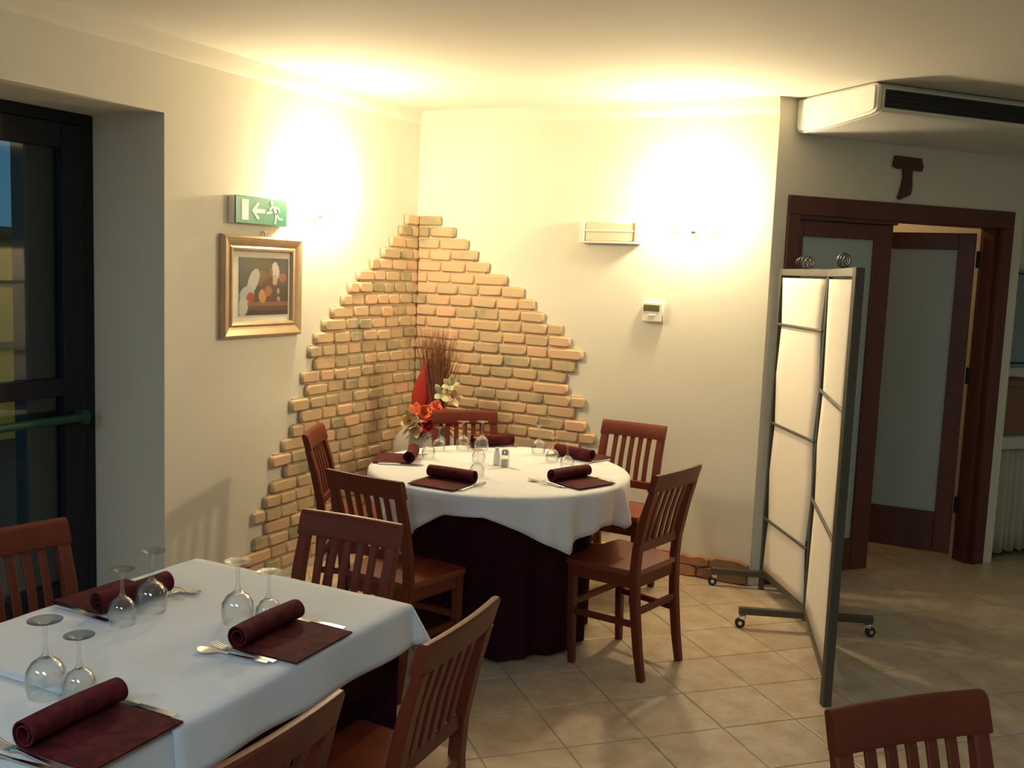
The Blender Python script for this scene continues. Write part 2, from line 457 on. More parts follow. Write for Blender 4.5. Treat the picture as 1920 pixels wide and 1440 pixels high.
# ------------------------------------------------------------------ glazed outer door in the left wall
d1 = struct(empty('door_1', (-.44, YO, 0)))
def L1(a, b, name, m, parent=d1, bev=.003):   # coordinates relative to the door's origin: (x, y, z)
    bm = BM(); b2(bm, a, b, bev); return obj(name, bm, m, parent)
W1 = YE-YO
L1((-.06, -.06, 0), (.0, 0, ZO-.005), 'frame_post', 'black')
L1((-.06, W1, 0), (.0, W1+.06, ZO-.005), 'frame_post', 'black')
L1((-.06, W1+.06, ZO-.055), (.0, -.06, ZO-.005), 'frame_head', 'black')
mid = W1/2
for k, (ya, yb) in enumerate(((-.062, mid+.003), (mid-.003, W1+.062))):
    lf = empty('door_leaf', (0, 0, 0)); lf.parent = d1
    ss = .118
    L1((-.05, ya-ss, .02), (.012, ya, ZO-.058), 'stile', 'black', lf)
    L1((-.05, yb, .02), (.012, yb+ss, ZO-.058), 'stile', 'black', lf)
    L1((-.05, yb+ss, 2.14), (.012, ya-ss, ZO-.058), 'rail', 'black', lf)
    L1((-.05, yb+ss, 1.035), (.012, ya-ss, 1.115), 'rail', 'black', lf)
    L1((-.05, yb+ss, .02), (.012, ya-ss, .16), 'rail', 'black', lf)
    L1((-.024, yb+ss-.01, 1.11), (-.018, ya-ss+.01, 2.145), 'glass_pane', 'pane', lf, 0)
    L1((-.024, yb+ss-.01, .15), (-.018, ya-ss+.01, 1.04), 'glass_pane', 'pane', lf, 0)
    bm = BM(); tube(bm, [(.06, ya-.03, .935), (.06, yb+.03, .935)], .019, 10)
    for yy in (ya-.05, yb+.05): b2(bm, (.012, yy-.02, .905), (.075, yy+.02, .965), .004)
    o = obj('push_bar', bm, 'green', lf); o['label'] = 'green push bar'

# outside: pillar, ground, yellow house over the way
bm = BM(); b2(bm, (-.66, -2.372, -.3), (-.56, -1.9, 3.2), .01); tag(obj('porch_pillar', bm, 'ext'), 'dark rendered porch pillar just outside the glazed door', 'pillar')
bm = BM(); b2(bm, (-14, -10, -.5), (-.5, 8, -.3)); struct(obj('ground', bm, 'asphalt'))
hs = empty('yellow_house', (-6, .5, -.3)); tag(hs, 'yellow house across the street seen through the left door glass', 'house')
bm = BM(); b2(bm, (-1.5, -2.5, 0), (0, 3.5, 2.1)); obj('wall', bm, 'facade', hs)
bm = BM(); b2(bm, (-1.6, -2.6, 2.1), (.25, 3.6, 2.22), .02); obj('eave', bm, 'trimd', hs)
bm = BM(); b2(bm, (0, -2.5, .99), (.06, 3.5, 1.03)); obj('ledge', bm, 'trimd', hs)
bm = BM(); b2(bm, (0, -2.5, 1.63), (.06, 3.5, 1.67)); obj('ledge', bm, 'trimd', hs)
for y in (-1.2, -.1, .75, 2.0):
    bm = BM(); b2(bm, (0, y-.16, 1.2), (.03, y+.16, 1.5), .01); f = obj('window', bm, 'white2', hs)
    bm = BM(); b2(bm, (.03, y-.12, 1.24), (.035, y+.12, 1.46)); obj('pane', bm, 'black', f)

# ------------------------------------------------------------------ double door in the angled wall
d2 = struct(empty('door_2', DW(0, 0, 0), atan2(T.y, T.x)))
# local: +x along wall (t), +y into the wall (-n)
def L2(name, a, b, m='dwood', parent=d2, bev=.003):
    bm = BM(); b2(bm, (a[0], -a[1], a[2]), (b[0], -b[1], b[2]), bev); return obj(name, bm, m, parent)
L2('casing', (.086, .018, 0), (.165, -.135, 2.035))
L2('casing', (1.615, .018, 0), (1.700, -.135, 2.035))
L2('casing', (.086, .018, 2.035), (1.700, -.135, 2.135))
L2('jamb', (1.585, -.02, 0), (1.617, -.12, 2.05))
L2('head_track', (.165, .004, 2.012), (.84, -.06, 2.04))
lf = empty('sliding_leaf', (0, 0, 0)); lf.parent = d2
L2('stile', (.165, -.01, .03), (.212, -.045, 2.01), parent=lf)
L2('stile', (.697, -.01, .03), (.822, -.045, 2.01), parent=lf)
L2('rail', (.212, -.01, 1.925), (.697, -.045, 2.01), parent=lf)
L2('rail', (.212, -.01, .03), (.697, -.045, .216), parent=lf)
L2('frosted_pane', (.205, -.024, .21), (.70, -.031, 1.93), 'frost', lf, 0)
# swinging leaf, ajar
ang = atan2(.365, -.32)
lf = empty('swinging_leaf', (1.562, .10, 0), ang); lf.parent = d2
def L3(name, a, b, m='dwood'):
    bm = BM(); b2(bm, a, b, .003 if m == 'dwood' else 0); return obj(name, bm, m, lf)
LW = .74
L3('stile', (.018, -.018, .04), (.115, .018, 2.005)); L3('stile', (LW-.11, -.018, .04), (LW, .018, 2.005))
L3('rail', (.115, -.018, 1.905), (LW-.11, .018, 2.005)); L3('rail', (.115, -.018, .04), (LW-.11, .018, .29))
L3('frosted_pane', (.11, -.004, .28), (LW-.105, .004, 1.915), 'frost')
bm = BM()
for z in (.35, 1.15, 1.85): tube(bm, [(0, 0, z-.05), (0, 0, z+.05)], .012, 8)
obj('hinge', bm, 'black', lf)

# tau cross above the door
bm = BM(); pts = [(.772, 2.392), (.762, 2.335), (.795, 2.322), (.835, 2.325), (.842, 2.28), (.826, 2.20), (.812, 2.165), (.826, 2.155), (.895, 2.185), (.905, 2.22), (.897, 2.29), (.90, 2.322), (.965, 2.318), (.972, 2.345), (.955, 2.388)]
prism(bm, pts, lambda u, v, q: DW(u, .002+q, v), .018)
tag(obj('tau_cross', bm, 'cross', deg=25), 'dark wooden T-shaped cross hanging on the wall above the double door', 'cross')

# ------------------------------------------------------------------ air conditioner under the ceiling
ac = empty('air_conditioner', DW(0, 0, 0), atan2(T.y, T.x)); tag(ac, 'cream air conditioner with a dark grille hung under the ceiling above the door', 'air conditioner')
def acprof(sh=0):
    P = [(.005, CEIL-.004), (.005, 2.49), (.02, 2.462), (.06, 2.452), (.30, 2.465), (.56, 2.487), (.592, 2.497), (.602, 2.512), (.602, CEIL-.022), (.585, CEIL-.006), (.56, CEIL-.004)]
    return P
def acseg(t0_, t1_, m, name, P, bevel=True):
    bm = BM(); P = [(p[0], p[1]) for p in P]; n = len(P)
    a = [bm.verts.new((t0_, -u, v)) for u, v in P]; b = [bm.verts.new((t1_, -u, v)) for u, v in P]
    bm.faces.new(a); bm.faces.new(b[::-1])
    for i in range(n): bm.faces.new((a[i], b[i], b[(i+1) % n], a[(i+1) % n]))
    bmesh.ops.recalc_face_normals(bm, faces=bm.faces)
    if bevel:
        es = [e for e in bm.edges if abs(e.verts[0].co.x-e.verts[1].co.x) < 1e-5]
        bmesh.ops.bevel(bm, geom=es, offset=.012, segments=2, affect='EDGES')
    return obj(name, bm, m, ac, 35)
acseg(.14, 1.60, 'ac', 'body', acprof(), False)
acseg(.098, .14, 'ac', 'end_cap', acprof()); acseg(1.60, 1.642, 'ac', 'end_cap', acprof())
bm = BM(); b2(bm, (.15, -.609, 2.516), (1.59, -.598, 2.600), .002); g = obj('grille', bm, 'acdark', ac); g['label'] = 'dark air intake grille'
for k in range(4):
    bm = BM(); b2(bm, (.152, -.616, 2.526+k*.02), (1.588, -.606, 2.530+k*.02)); obj('louver', bm, 'acdark', g)

# ------------------------------------------------------------------ niche with shelf, curtain, box, picture
nm = struct(empty('trim_3', DW(0, 0, 0), atan2(T.y, T.x)))
bm = BM(); b2(bm, (1.787, .02, .70), (2.748, .355, .776), .004); obj('shelf_board', bm, 'shelf', nm)
bm = BM(); k = 120
rows = []
for z, q in ((.695, .35), (.45, .8), (.2, 1), (.05, 1.1)):
    rows.append([bm.verts.new((1.792+.95*i/k, .045+.016*q*sin(i*.93+.4*sin(i*.31))+.006*sin(i*.37), z+(.012*sin(i*.5) if z < .1 else 0))) for i in range(k+1)])
for a, b in zip(rows, rows[1:]):
    for i in range(k): bm.faces.new((a[i], a[i+1], b[i+1], b[i]))
o = obj('niche_curtain', bm, 'curt', None, 80); o.matrix_world = Matrix.Translation(DW(0, 0, 0)) @ Matrix.Rotation(atan2(T.y, T.x), 4, 'Z')
sol = o.modifiers.new('s', 'SOLIDIFY'); sol.thickness = .003
tag(o, 'pleated beige curtain hanging under the shelf right of the door', 'curtain')
Q = Matrix.Translation(DW(0, 0, 0)) @ Matrix.Rotation(atan2(T.y, T.x), 4, 'Z')
bx = empty('storage_box', Q @ Vector((2.02, .2, .776)), atan2(T.y, T.x)); tag(bx, 'brown box standing on the shelf right of the door', 'box')
bm = BM(); b2(bm, (-.155, -.11, 0), (.165, .11, .30), .006); obj('body', bm, 'box', bx)
bm = BM(); b2(bm, (-.16, -.115, .30), (.17, .115, .345), .006); obj('lid', bm, 'box', bx)
bm = BM(); lathe(bm, [(0, 0), (.03, 0), (.034, .01), (.034, .13), (.028, .17), (.014, .20), (.014, .235), (0, .238)], 16)
o = obj('dark_bottle', bm, 'acdark', loc=Q @ Vector((1.828, .17, .776))); tag(o, 'black bottle standing on the shelf beside the brown box', 'bottle')
pc = empty('niche_picture', Q @ Vector((2.25, .33, 1.48)), atan2(T.y, T.x)); tag(pc, 'grey picture with a thin black border hanging above the brown box', 'picture')
bm = BM(); b2(bm, (-.22, 0, -.30), (.22, .028, .33), .003); obj('backing', bm, 'paper', pc)
for a, b in (((-.20, -.006, -.28), (-.188, 0, .31)), ((.188, -.006, -.28), (.20, 0, .31)), ((-.188, -.006, .298), (.188, 0, .31)), ((-.188, -.006, -.28), (.188, 0, -.268))):
    bm = BM(); b2(bm, a, b); obj('border_strip', bm, 'acdark', pc)

# ------------------------------------------------------------------ things on the left wall
# exit sign
ex = empty('exit_sign', (0, -1.51, 1.92)); tag(ex, 'green emergency exit sign with arrow and running figure above the gilt picture', 'sign')
bm = BM(); b2(bm, (.0, -.195, -.066), (.038, .195, .066), .004); obj('housing', bm, 'plastic', ex)
bm = BM(); b2(bm, (.036, -.190, -.066), (.044, .190, .066), .003); obj('face', bm, 'sgreen', ex)
def flat(parent, name, polys, m, x, th=.0012):
    bm = BM()
    for P in polys: prism(bm, P, lambda u, v, q: (x+q, u, v), th)
    return obj(name, bm, m, parent)
flat(ex, 'door_symbol', [[(-.148, -.048), (-.100, -.048), (-.100, .05), (-.148, .05)]], 'swhite', .0442)
flat(ex, 'arrow', [[(-.078, .001), (-.035, .042), (-.020, .036), (-.045, .010), (.02, .010), (.02, -.010), (-.045, -.010), (-.020, -.036), (-.035, -.042)]], 'swhite', .0442)
hd = [(.068+.011*cos(a), .046+.011*sin(a)) for a in [i*pi/5 for i in range(10)]]
flat(ex, 'running_figure', [hd, [(.072, .034), (.096, .030), (.112, -.006), (.094, -.010)], [(.094, .034), (.124, .026), (.134, .002), (.126, .0), (.116, .018), (.092, .024)],
     [(.072, .034), (.048, .012), (.052, .004), (.078, .024)], [(.094, -.004), (.112, -.004), (.106, -.030), (.100, -.058), (.088, -.056), (.096, -.028)],
     [(.100, .0), (.114, -.008), (.128, -.026), (.152, -.026), (.152, -.036), (.120, -.036)], [(.03, -.002), (.072, .006), (.072, -.004), (.03, -.012)]], 'swhite', .0442)

# picture in a gilt frame
pf = empty('framed_picture', (0, -1.467, 1.55)); tag(pf, 'still-life picture of fruit in a wide gilt frame on the left wall', 'picture')
hw, hh, fwid = .297, .25, .078
for k, (u0, u1, hor) in enumerate(((-1, 1, 1), (-1, 1, -1), (-1, 1, 2), (-1, 1, -2))):
    bm = BM(); prof = [(0, 0), (0, .022), (.012, .034), (.030, .030), (.052, .020), (.062, .026), (.072, .024), (fwid, .012), (fwid, 0)]
    ends = []
    for s in (-1, 1):
        ring = []
        for d, x in prof:
            if abs(hor) == 1: ring.append(bm.verts.new((x, s*(hw-d), hor*(hh-d))))
            else: ring.append(bm.verts.new((x, (hor/2)*(hw-d), s*(hh-d))))
        ends.append(ring)
    n = len(prof); bm.faces.new(ends[0]); bm.faces.new(ends[1][::-1])
    for i in range(n): bm.faces.new((ends[0][i], ends[0][(i+1) % n], ends[1][(i+1) % n], ends[1][i]))
    bmesh.ops.recalc_face_normals(bm, faces=bm.faces); obj('frame_side', bm, 'gold', pf, 25)
bm = BM(); b2(bm, (.002, -hw+fwid-.005, -hh+fwid-.005), (.008, hw-fwid+.005, hh-fwid+.005)); obj('mount', bm, 'mount', pf)
# the print: painted per vertex
NX, NZ = 66, 54; me = bpy.data.meshes.new('print'); vv = []; cc = []
def ell(u, v, cx, cy, rx, ry, a=0):
    x, y = u-cx, v-cy; x, y = x*cos(a)+y*sin(a), -x*sin(a)+y*cos(a); return (x/rx)**2+(y/ry)**2
for j in range(NZ+1):
    for i in range(NX+1):
        u, v = i/NX, j/NZ; vv.append((0, (u-.5)*.368, (v-.5)*.284))
        c = [.070-.02*v, .052, .030]
        if v > .5: c = [.075, .07, .06]
        if ell(u, v, .35, .92, .3, .12) < 1: c = [.10, .09, .05]
        if ell(u, v, .45, .66, .14, .13) < 1: c = [.16, .10, .04]
        if ell(u, v, .62, .45, .2, .2) < 1: c = [.10, .05, .035]
        if v < .24 and u > .16: c = [.20, .10, .05] if v > .15 else [.10, .055, .035]
        if v < .08: c = [.045, .035, .03]
        for q, k in (((.28, .60, .10, .22, -.35), (.40, .40, .37)), ((.15, .36, .13, .16, -.6), (.36, .36, .34)), ((.07, .14, .10, .16, 0), (.42, .42, .38)), ((.73, .78, .075, .16, .15), (.42, .40, .36)), ((.72, .62, .05, .10, 0), (.36, .30, .24)),
                     ((.22, .31, .075, .085, 0), (.30, .06, .04)), ((.46, .33, .075, .12, .1), (.42, .22, .09)), ((.58, .42, .08, .09, 0), (.30, .12, .05)), ((.88, .66, .08, .08, 0), (.28, .09, .06)), ((.63, .76, .04, .09, 0), (.26, .07, .05)),
                     ((.79, .42, .02, .05, 0), (.30, .32, .34)), ((.80, .28, .03, .04, 0), (.26, .28, .32))):
            if ell(u, v, *q) < 1: c = list(k)
        cc.append(c)
ff = [(j*(NX+1)+i, j*(NX+1)+i+1, (j+1)*(NX+1)+i+1, (j+1)*(NX+1)+i) for j in range(NZ) for i in range(NX)]
me.from_pydata(vv, [], ff); at = me.color_attributes.new('paint', 'FLOAT_COLOR', 'POINT')
for k, c in enumerate(cc): at.data[k].color = (*c, 1)
me.materials.append(MAT['paint']); o = bpy.data.objects.new('print', me); COL.objects.link(o); o.parent = pf; o.location = (.010, .018, 0)
bm = BM(); tube(bm, [(.012, .01, .25), (.012, .012, .268)], .003, 6); box(bm, (.012, .012, .272), (.012, .016, .008), .002); obj('hook', bm, 'steel', pf)

# sconces: curved opal glass on two screws
def sconce(name, loc, rz, label):
    s = empty(name, loc, rz); tag(s, label, 'wall lamp', 'lit wall lamps')
    bm = BM(); rows = []     # local: wall plane y = 0, room towards -y
    for j in range(5):
        z = -.09+.045*j; rows.append([bm.verts.new((.11*sin(a), -.028-.045*cos(a)*1.0, z)) for a in [(-75+150*i/12)*pi/180 for i in range(13)]])
    for a, b in zip(rows, rows[1:]):
        for i in range(12): bm.faces.new((a[i], a[i+1], b[i+1], b[i]))
    o = obj('glass_shade', bm, 'bulb', s); q = o.modifiers.new('s', 'SOLIDIFY'); q.thickness = .004
    bm = BM(); b2(bm, (-.05, -.025, -.05), (.05, -.001, .05), .004); obj('back_plate', bm, 'white2', s)
    bm = BM(); tube(bm, [(0, -.001, -.135), (0, -.03, -.135)], .006, 10); box(bm, (0, -.032, -.135), (.026, .006, .016), .003); obj('screw', bm, 'steel', s)
    return s
sconce('wall_sconce', (0, -1.03, 2.06), pi/2, 'lit wall lamp on the left wall, right of the green exit sign')
sconce('wall_sconce', (1.79, 0, 2.06), 0, 'lit wall lamp on the back wall, right of the unlit emergency lamp')

# emergency lamp on the back wall
em = empty('emergency_lamp', (1.305, 0, 1.918)); tag(em, 'unlit rectangular emergency lamp on the back wall above the thermostat', 'lamp')
bm = BM(); b2(bm, (-.186, -.012, -.064), (.186, 0, .064), .006); obj('base', bm, 'plastic', em)
bm = BM(); b2(bm, (-.150, -.045, -.055), (.150, -.010, .055), .008); obj('diffuser', bm, 'lens', em)
for s in (-1, 1):
    bm = BM(); b2(bm, (s*.168-.018, -.05, -.062), (s*.168+.018, -.010, .062), .006); o = obj('end_cap', bm, 'plastic', em)
bm = BM(); b2(bm, (-.15, -.048, .0), (.15, -.044, .010), .001); obj('rib', bm, 'plastic', em)
bm = BM(); b2(bm, (-.186, -.052, -.066), (.186, -.010, -.055), .003); obj('lower_edge', bm, 'plastic', em)

# thermostat
th = empty('thermostat', (1.58, 0, 1.477)); tag(th, 'small ivory wall thermostat with a dark display', 'thermostat')
bm = BM(); b2(bm, (-.063, -.028, -.056), (.063, 0, .056), .006); obj('body', bm, 'plastic', th)
bm = BM(); b2(bm, (-.052, -.031, .004), (.040, -.027, .040), .001); obj('display', bm, 'display', th)
bm = BM(); b2(bm, (-.02, -.032, -.022), (.02, -.027, -.012), .001); obj('button', bm, 'white2', th)

# globe lamp under the ceiling, just above the frame
gl = empty('ceiling_lamp', (1.66, -2.50, CEIL)); tag(gl, 'bluish round ceiling lamp hanging over the tables', 'lamp')
bm = BM(); lathe(bm, [(0, -.0), (.06, 0), (.06, -.02), (0, -.02)], 20); obj('rose', bm, 'white2', gl)
bm = BM(); lathe(bm, [(0, -.075), (.05, -.072), (.085, -.055), (.095, -.03), (.085, -.018), (0, -.018)], 24); obj('globe', bm, 'globe', gl)

# ------------------------------------------------------------------ chairs
def chair_proto():
    c = empty('dining_chair')
    pw = .040
    def px(z): return .158 + .006*min(z/.46, 1)
    post = [(0, .040), (.12, .062), (.30, .084), (.46, .092), (.56, .085), (.70, .056), (.80, .027), (.812, .023)]
    for s in (-1, 1):
        bm = BM(); sweep(bm, [(s*px(z), y, z) for z, y in post], lambda i: rsec(pw if i > 1 else .034, (.030, .036, .036, .036, .036, .034, .028, .026)[i], .005), xax=(1, 0, 0)); obj('back_post', bm, 'wood', c)
        bm = BM(); sweep(bm, [(s*.190, .372, 0), (s*.192, .380, .2), (s*.190, .385, .44)], lambda i: rsec(.030+.004*i, .030+.004*i, .005), xax=(1, 0, 0)); obj('leg', bm, 'wood', c)
        bm = BM(); sweep(bm, [(s*.160, .085, .232), (s*.191, .375, .232)], lambda i: rsec(.018, .028, .004)); obj('stretcher', bm, 'wood', c)
        bm = BM(); sweep(bm, [(s*.165, .10, .413), (s*.190, .375, .413)], lambda i: rsec(.020, .055, .003)); obj('apron', bm, 'wood', c)
    bm = BM(); sweep(bm, [(-.16, .080, .285), (.16, .080, .285)], lambda i: rsec(.018, .030, .004)); obj('stretcher', bm, 'wood', c)
    bm = BM(); sweep(bm, [(-.19, .378, .27), (.19, .378, .27)], lambda i: rsec(.018, .030, .004)); obj('stretcher', bm, 'wood', c)
    bm = BM(); sweep(bm, [(-.185, .385, .413), (.185, .385, .413)], lambda i: rsec(.020, .055, .003)); obj('apron', bm, 'wood', c)
    bm = BM(); sweep(bm, [(-.15, .094, .413), (.15, .094, .413)], lambda i: rsec(.020, .055, .003)); obj('apron', bm, 'wood', c)
    # seat: tapered plank
    bm = BM(); P = [(-.175, .078), (-.175, .066+.03), (-.216, .395), (-.208, .414), (-.10, .420), (.10, .420), (.208, .414), (.216, .395), (.175, .096), (.175, .078)]
    lay = [(1, .440), (1, .456), (.985, .463)]; rr = []
    for k, z in lay: rr.append([bm.verts.new((x*k, .24+(y-.24)*k, z)) for x, y in P])
    for a, b in zip(rr, rr[1:]):
        for i in range(len(P)): bm.faces.new((a[i], a[(i+1) % len(P)], b[(i+1) % len(P)], b[i]))
    bm.faces.new(rr[-1]); bm.faces.new(rr[0][::-1]); bmesh.ops.recalc_face_normals(bm, faces=bm.faces)
    obj('seat', bm, 'seat', c)
    # top rail, gently bowed
    bm = BM(); n = 9
    P = [(-.185+.37*i/(n-1)) for i in range(n)]
    def sec(i): return [(-.014, -.038), (.015, -.038), (.017, -.033), (.016, .026), (.012, .035), (.004, .040), (-.008, .039), (-.014, .032)]
    pts = [Vector((x, -.004-.010*(1-(x/.185)**2)+.010, .843)) for x in P]
    rings = []
    tl = atan2(.026, .09)
    for p in pts:
        rings.append([bm.verts.new((p.x, p.y + u*cos(tl) - v*sin(tl)+.012, p.z+u*sin(tl)*0 + v*cos(tl))) for u, v in sec(0)])
    for a, b in zip(rings, rings[1:]):
        for i in range(8): bm.faces.new((a[i], a[(i+1) % 8], b[(i+1) % 8], b[i]))
    bm.faces.new(rings[0]); bm.faces.new(rings[-1][::-1]); bmesh.ops.recalc_face_normals(bm, faces=bm.faces)
    obj('top_rail', bm, 'wood', c, 35)
    bm = BM(); sweep(bm, [(-.155, .086, .560), (.155, .086, .560)], lambda i: rsec(.020, .042, .004)); obj('lower_rail', bm, 'wood', c)
    for k in range(5):
        x = (k-2)*.0485
        bm = BM(); sweep(bm, [(x, .082, .575), (x, .058, .69), (x, .028, .79), (x, .018, .815)], lambda i: rsec(.026, .011, .003), xax=(1, 0, 0)); obj('slat', bm, 'wood', c)
    return c

ch0 = chair_proto(); first = [True]
def chair(cx, cy, fx, fy, label, group):
    rz = atan2(fy, fx)-pi/2
    if first[0]: o = ch0; first[0] = False; o.location = (cx, cy, 0); o.rotation_euler = (0, 0, rz); o['label'] = label; o['group'] = group
    else: o = dup(ch0, (cx, cy, 0), rz, label, group)
    o['category'] = 'chair'; return o
GR, GT, GO = 'wooden chairs around the round table', 'wooden chairs around the long table', 'wooden chairs of the room'
chair(2.205, -1.423, -.977, .21, 'wooden slat-back chair right of the round table, wholly in view beside the folding screen', GR)
chair(1.600, -.275, -.06, -1, 'wooden slat-back chair behind the round table at right, against the plain cream wall', GR)
chair(.655, -.490, .57, -.82, 'wooden chair behind the round table, in front of the vase and bricks', GR)
chair(.401, -1.557, .905, .425, 'wooden chair at the left of the round table, seen edge on before the bricks', GR)
chair(1.222, -2.30, .10, .995, 'wooden chair at the near left of the round table, back turned to the camera', GR)
chair(1.556, -2.828, .04, -1, 'wooden chair at the far head of the long white table', GT)
chair(2.322, -3.461, -1, -.05, 'wooden chair at the right side of the long table, farther of two', GT)
chair(2.318, -4.105, -1, -.02, 'wooden chair at the right side of the long table, nearest the bottom edge', GT)
chair(.823, -3.525, .985, -.15, 'wooden chair at the left side of the long table before the glazed door', GT)
chair(3.259, -3.383, .72, -.69, 'wooden chair standing alone at the bottom right below the screen', GO)

# ------------------------------------------------------------------ round table and its cloths
RC = Vector((1.322, -1.345, 0)); RR = .592
tb = empty('round_table', RC); tag(tb, 'round dining table under a white and burgundy cloth in the brick corner', 'table')
bm = BM(); lathe(bm, [(0, .73), (RR-.02, .73), (RR-.012, .738), (RR-.012, .752), (RR-.02, .756), (0, .756)], 48); obj('tabletop', bm, 'wood', tb)
bm = BM(); lathe(bm, [(0, .0), (.26, .0), (.26, .02), (.06, .06), (.04, .12), (.04, .66), (.12, .73), (0, .73)], 24); obj('pedestal', bm, 'wood', tb)
def under_round():
    bm = BM(); K = 240; rows = []
    zs = [.758, .757, .74, .68, .60, .50, .40, .25, .10, .02]
    for j, z in enumerate(zs):
        row = []
        for i in range(K):
            a = 2*pi*i/K; s = max(0, (.757-z)/.737)
            base = (RR-.03 if j == 0 else RR-.004 if j == 1 else RR) - .165*min(1, s*2.7)**1.2*(1 if j > 1 else 0)
            f = (.020*sin(11*a+.7*sin(3*a))+.010*sin(23*a+1))*min(1, s*1.8)
            r = base+f; row.append(bm.verts.new((r*cos(a), r*sin(a), z)))
        rows.append(row)
    for a, b in zip(rows, rows[1:]):
        for i in range(K): bm.faces.new((a[i], b[i], b[(i+1) % K], a[(i+1) % K]))
    return bm
o = obj('burgundy_undercloth', under_round(), 'burg', deg=80, loc=RC); tag(o, 'long burgundy cloth falling to the floor under the round white cloth', 'tablecloth', 'burgundy undercloths')
def over_round():
    bm = BM(); K = 288; R2 = RR+.006; zt = .7665
    def D(a):
        d = math.degrees(a); v = .072+.008*sin(3*a)
        for c, wd, h in ((-35, 27, .165), (-112, 22, .20), (150, 26, .18), (62, 26, .18), (0, 15, .11)):
            q = (d-c+180) % 360-180; v += h*max(0, 1-(abs(q)/(wd*1.25)))**1.15 if abs(q) < wd*1.25 else 0
        return v
    rows = []
    cen = bm.verts.new((0, 0, zt))
    for r in (.2, .4, .55, R2-.012): rows.append([bm.verts.new((r*cos(2*pi*i/K), r*sin(2*pi*i/K), zt)) for i in range(K)])
    rows.append([bm.verts.new(((R2-.002)*cos(2*pi*i/K), (R2-.002)*sin(2*pi*i/K), zt-.004)) for i in range(K)])
    for s in (.0, .1, .25, .45, .65, .85, 1.0):
        row = []
        for i in range(K):
            a = 2*pi*i/K; d = D(a if a < pi else a-2*pi); dd = max(0, d-.10)
            amp = dd*.34
            fl = .14*dd*s + amp*s**.8*sin(15*a+1.2*sin(4*a)+.6) + amp*.5*s*sin(29*a)+.004*s*sin(9*a)
            row.append(bm.verts.new(((R2+.004+fl)*cos(a), (R2+.004+fl)*sin(a), zt-.010-s*d)))
        rows.append(row)
    for i in range(K): bm.faces.new((cen, rows[0][i], rows[0][(i+1) % K]))
    for a, b in zip(rows, rows[1:]):
        for i in range(K): bm.faces.new((a[i], b[i], b[(i+1) % K], a[(i+1) % K]))
    return bm
o = obj('white_tablecloth', over_round(), 'white', deg=80, loc=RC); q = o.modifiers.new('s', 'SOLIDIFY'); q.thickness = .002; q.offset = 1
tag(o, 'white cloth with hanging corners draped over the round table', 'tablecloth', 'white tablecloths')

# ------------------------------------------------------------------ long table: two tables end to end
XA, XB = 1.225, 1.980
def long_table(y0, y1, lab):
    t = empty('rectangular_table', ((XA+XB)/2, (y0+y1)/2, 0)); tag(t, lab, 'table', 'rectangular tables')
    hx, hy = (XB-XA)/2-.012, (y1-y0)/2-.006
    bm = BM(); b2(bm, (-hx, -hy, .728), (hx, hy, .754), .003); obj('tabletop', bm, 'wood', t)
    for sx in (-1, 1):
        for sy in (-1, 1):
            bm = BM(); x = sx*(hx-.20); y = sy*(hy-.20); b2(bm, (x-.025, y-.025, 0), (x+.025, y+.025, .728), .003); obj('leg', bm, 'wood', t)
long_table(-4.02, -3.175, 'rectangular table under the far white cloth of the long table')
long_table(-4.90, -4.03, 'rectangular table under the near white cloth of the long table')
# burgundy undercloth around both (a closed skirt)
bm = BM(); x0, x1, y0, y1 = XA+.0, XB-.0, -4.90, -3.17
per = []
def rr_pts(ins, rad=.03):
    P = []
    a0, a1, c0_, c1_ = x0+ins, x1-ins, y0+ins, y1-ins; n = 46
    for i in range(n): P.append((a0+(a1-a0)*i/n, c0_, 0, -1))
    for i in range(2*n): P.append((a1, c0_+(c1_-c0_)*i/(2*n), 1, 0))
    for i in range(n): P.append((a1-(a1-a0)*i/n, c1_, 0, 1))
    for i in range(2*n): P.append((a0, c1_-(c1_-c0_)*i/(2*n), -1, 0))
    return P
def seat_gap(x, y, nx, ny):      # the skirt is pushed in where a chair seat slides under the table
    def q(d): return max(0, min(1, (.315-abs(d))/.085))
    if nx > 0: return max(q(y+3.461), q(y+4.105))
    if nx < 0: return q(y+3.525)
    if ny > 0: return q(x-1.556)
    return 0
rows = []
P0 = rr_pts(0)
for z, ins, am in ((.757, .02, 0), (.757, .004, 0), (.74, .001, 0), (.66, .012, .2), (.55, .07, .5), (.47, .125, .8), (.38, .15, 1), (.2, .15, 1.2), (.02, .15, 1.3)):
    row = []
    for k, (x, y, nx, ny) in enumerate(P0):
        if ins > .012:
            g = seat_gap(x, y, nx, ny); i_ = .012+(ins-.012)*g if ins < .5 and z < .75 else ins
        else: i_ = ins
        cx_ = (x0+x1)/2; X = x-nx*i_; Y = y-ny*i_
        X = min(max(X, x0+.012), x1-.012) if z < .6 else min(max(X, x0+min(ins, .012)), x1-min(ins, .012)); Y = min(max(Y, y0+min(ins, .012)), y1-min(ins, .012))
        wv = .008*am*sin(k*.62+sin(k*.2)); row.append(bm.verts.new((X+nx*min(wv, .006), Y+ny*min(wv, .006), z)))
    rows.append(row)
for a, b in zip(rows, rows[1:]):
    K = len(a)
    for i in range(K): bm.faces.new((a[i], b[i], b[(i+1) % K], a[(i+1) % K]))
bmesh.ops.recalc_face_normals(bm, faces=bm.faces)
o = obj('burgundy_undercloth', bm, 'burg', deg=60); tag(o, 'long burgundy cloth under the white cloths of the long table', 'tablecloth', 'burgundy undercloths')

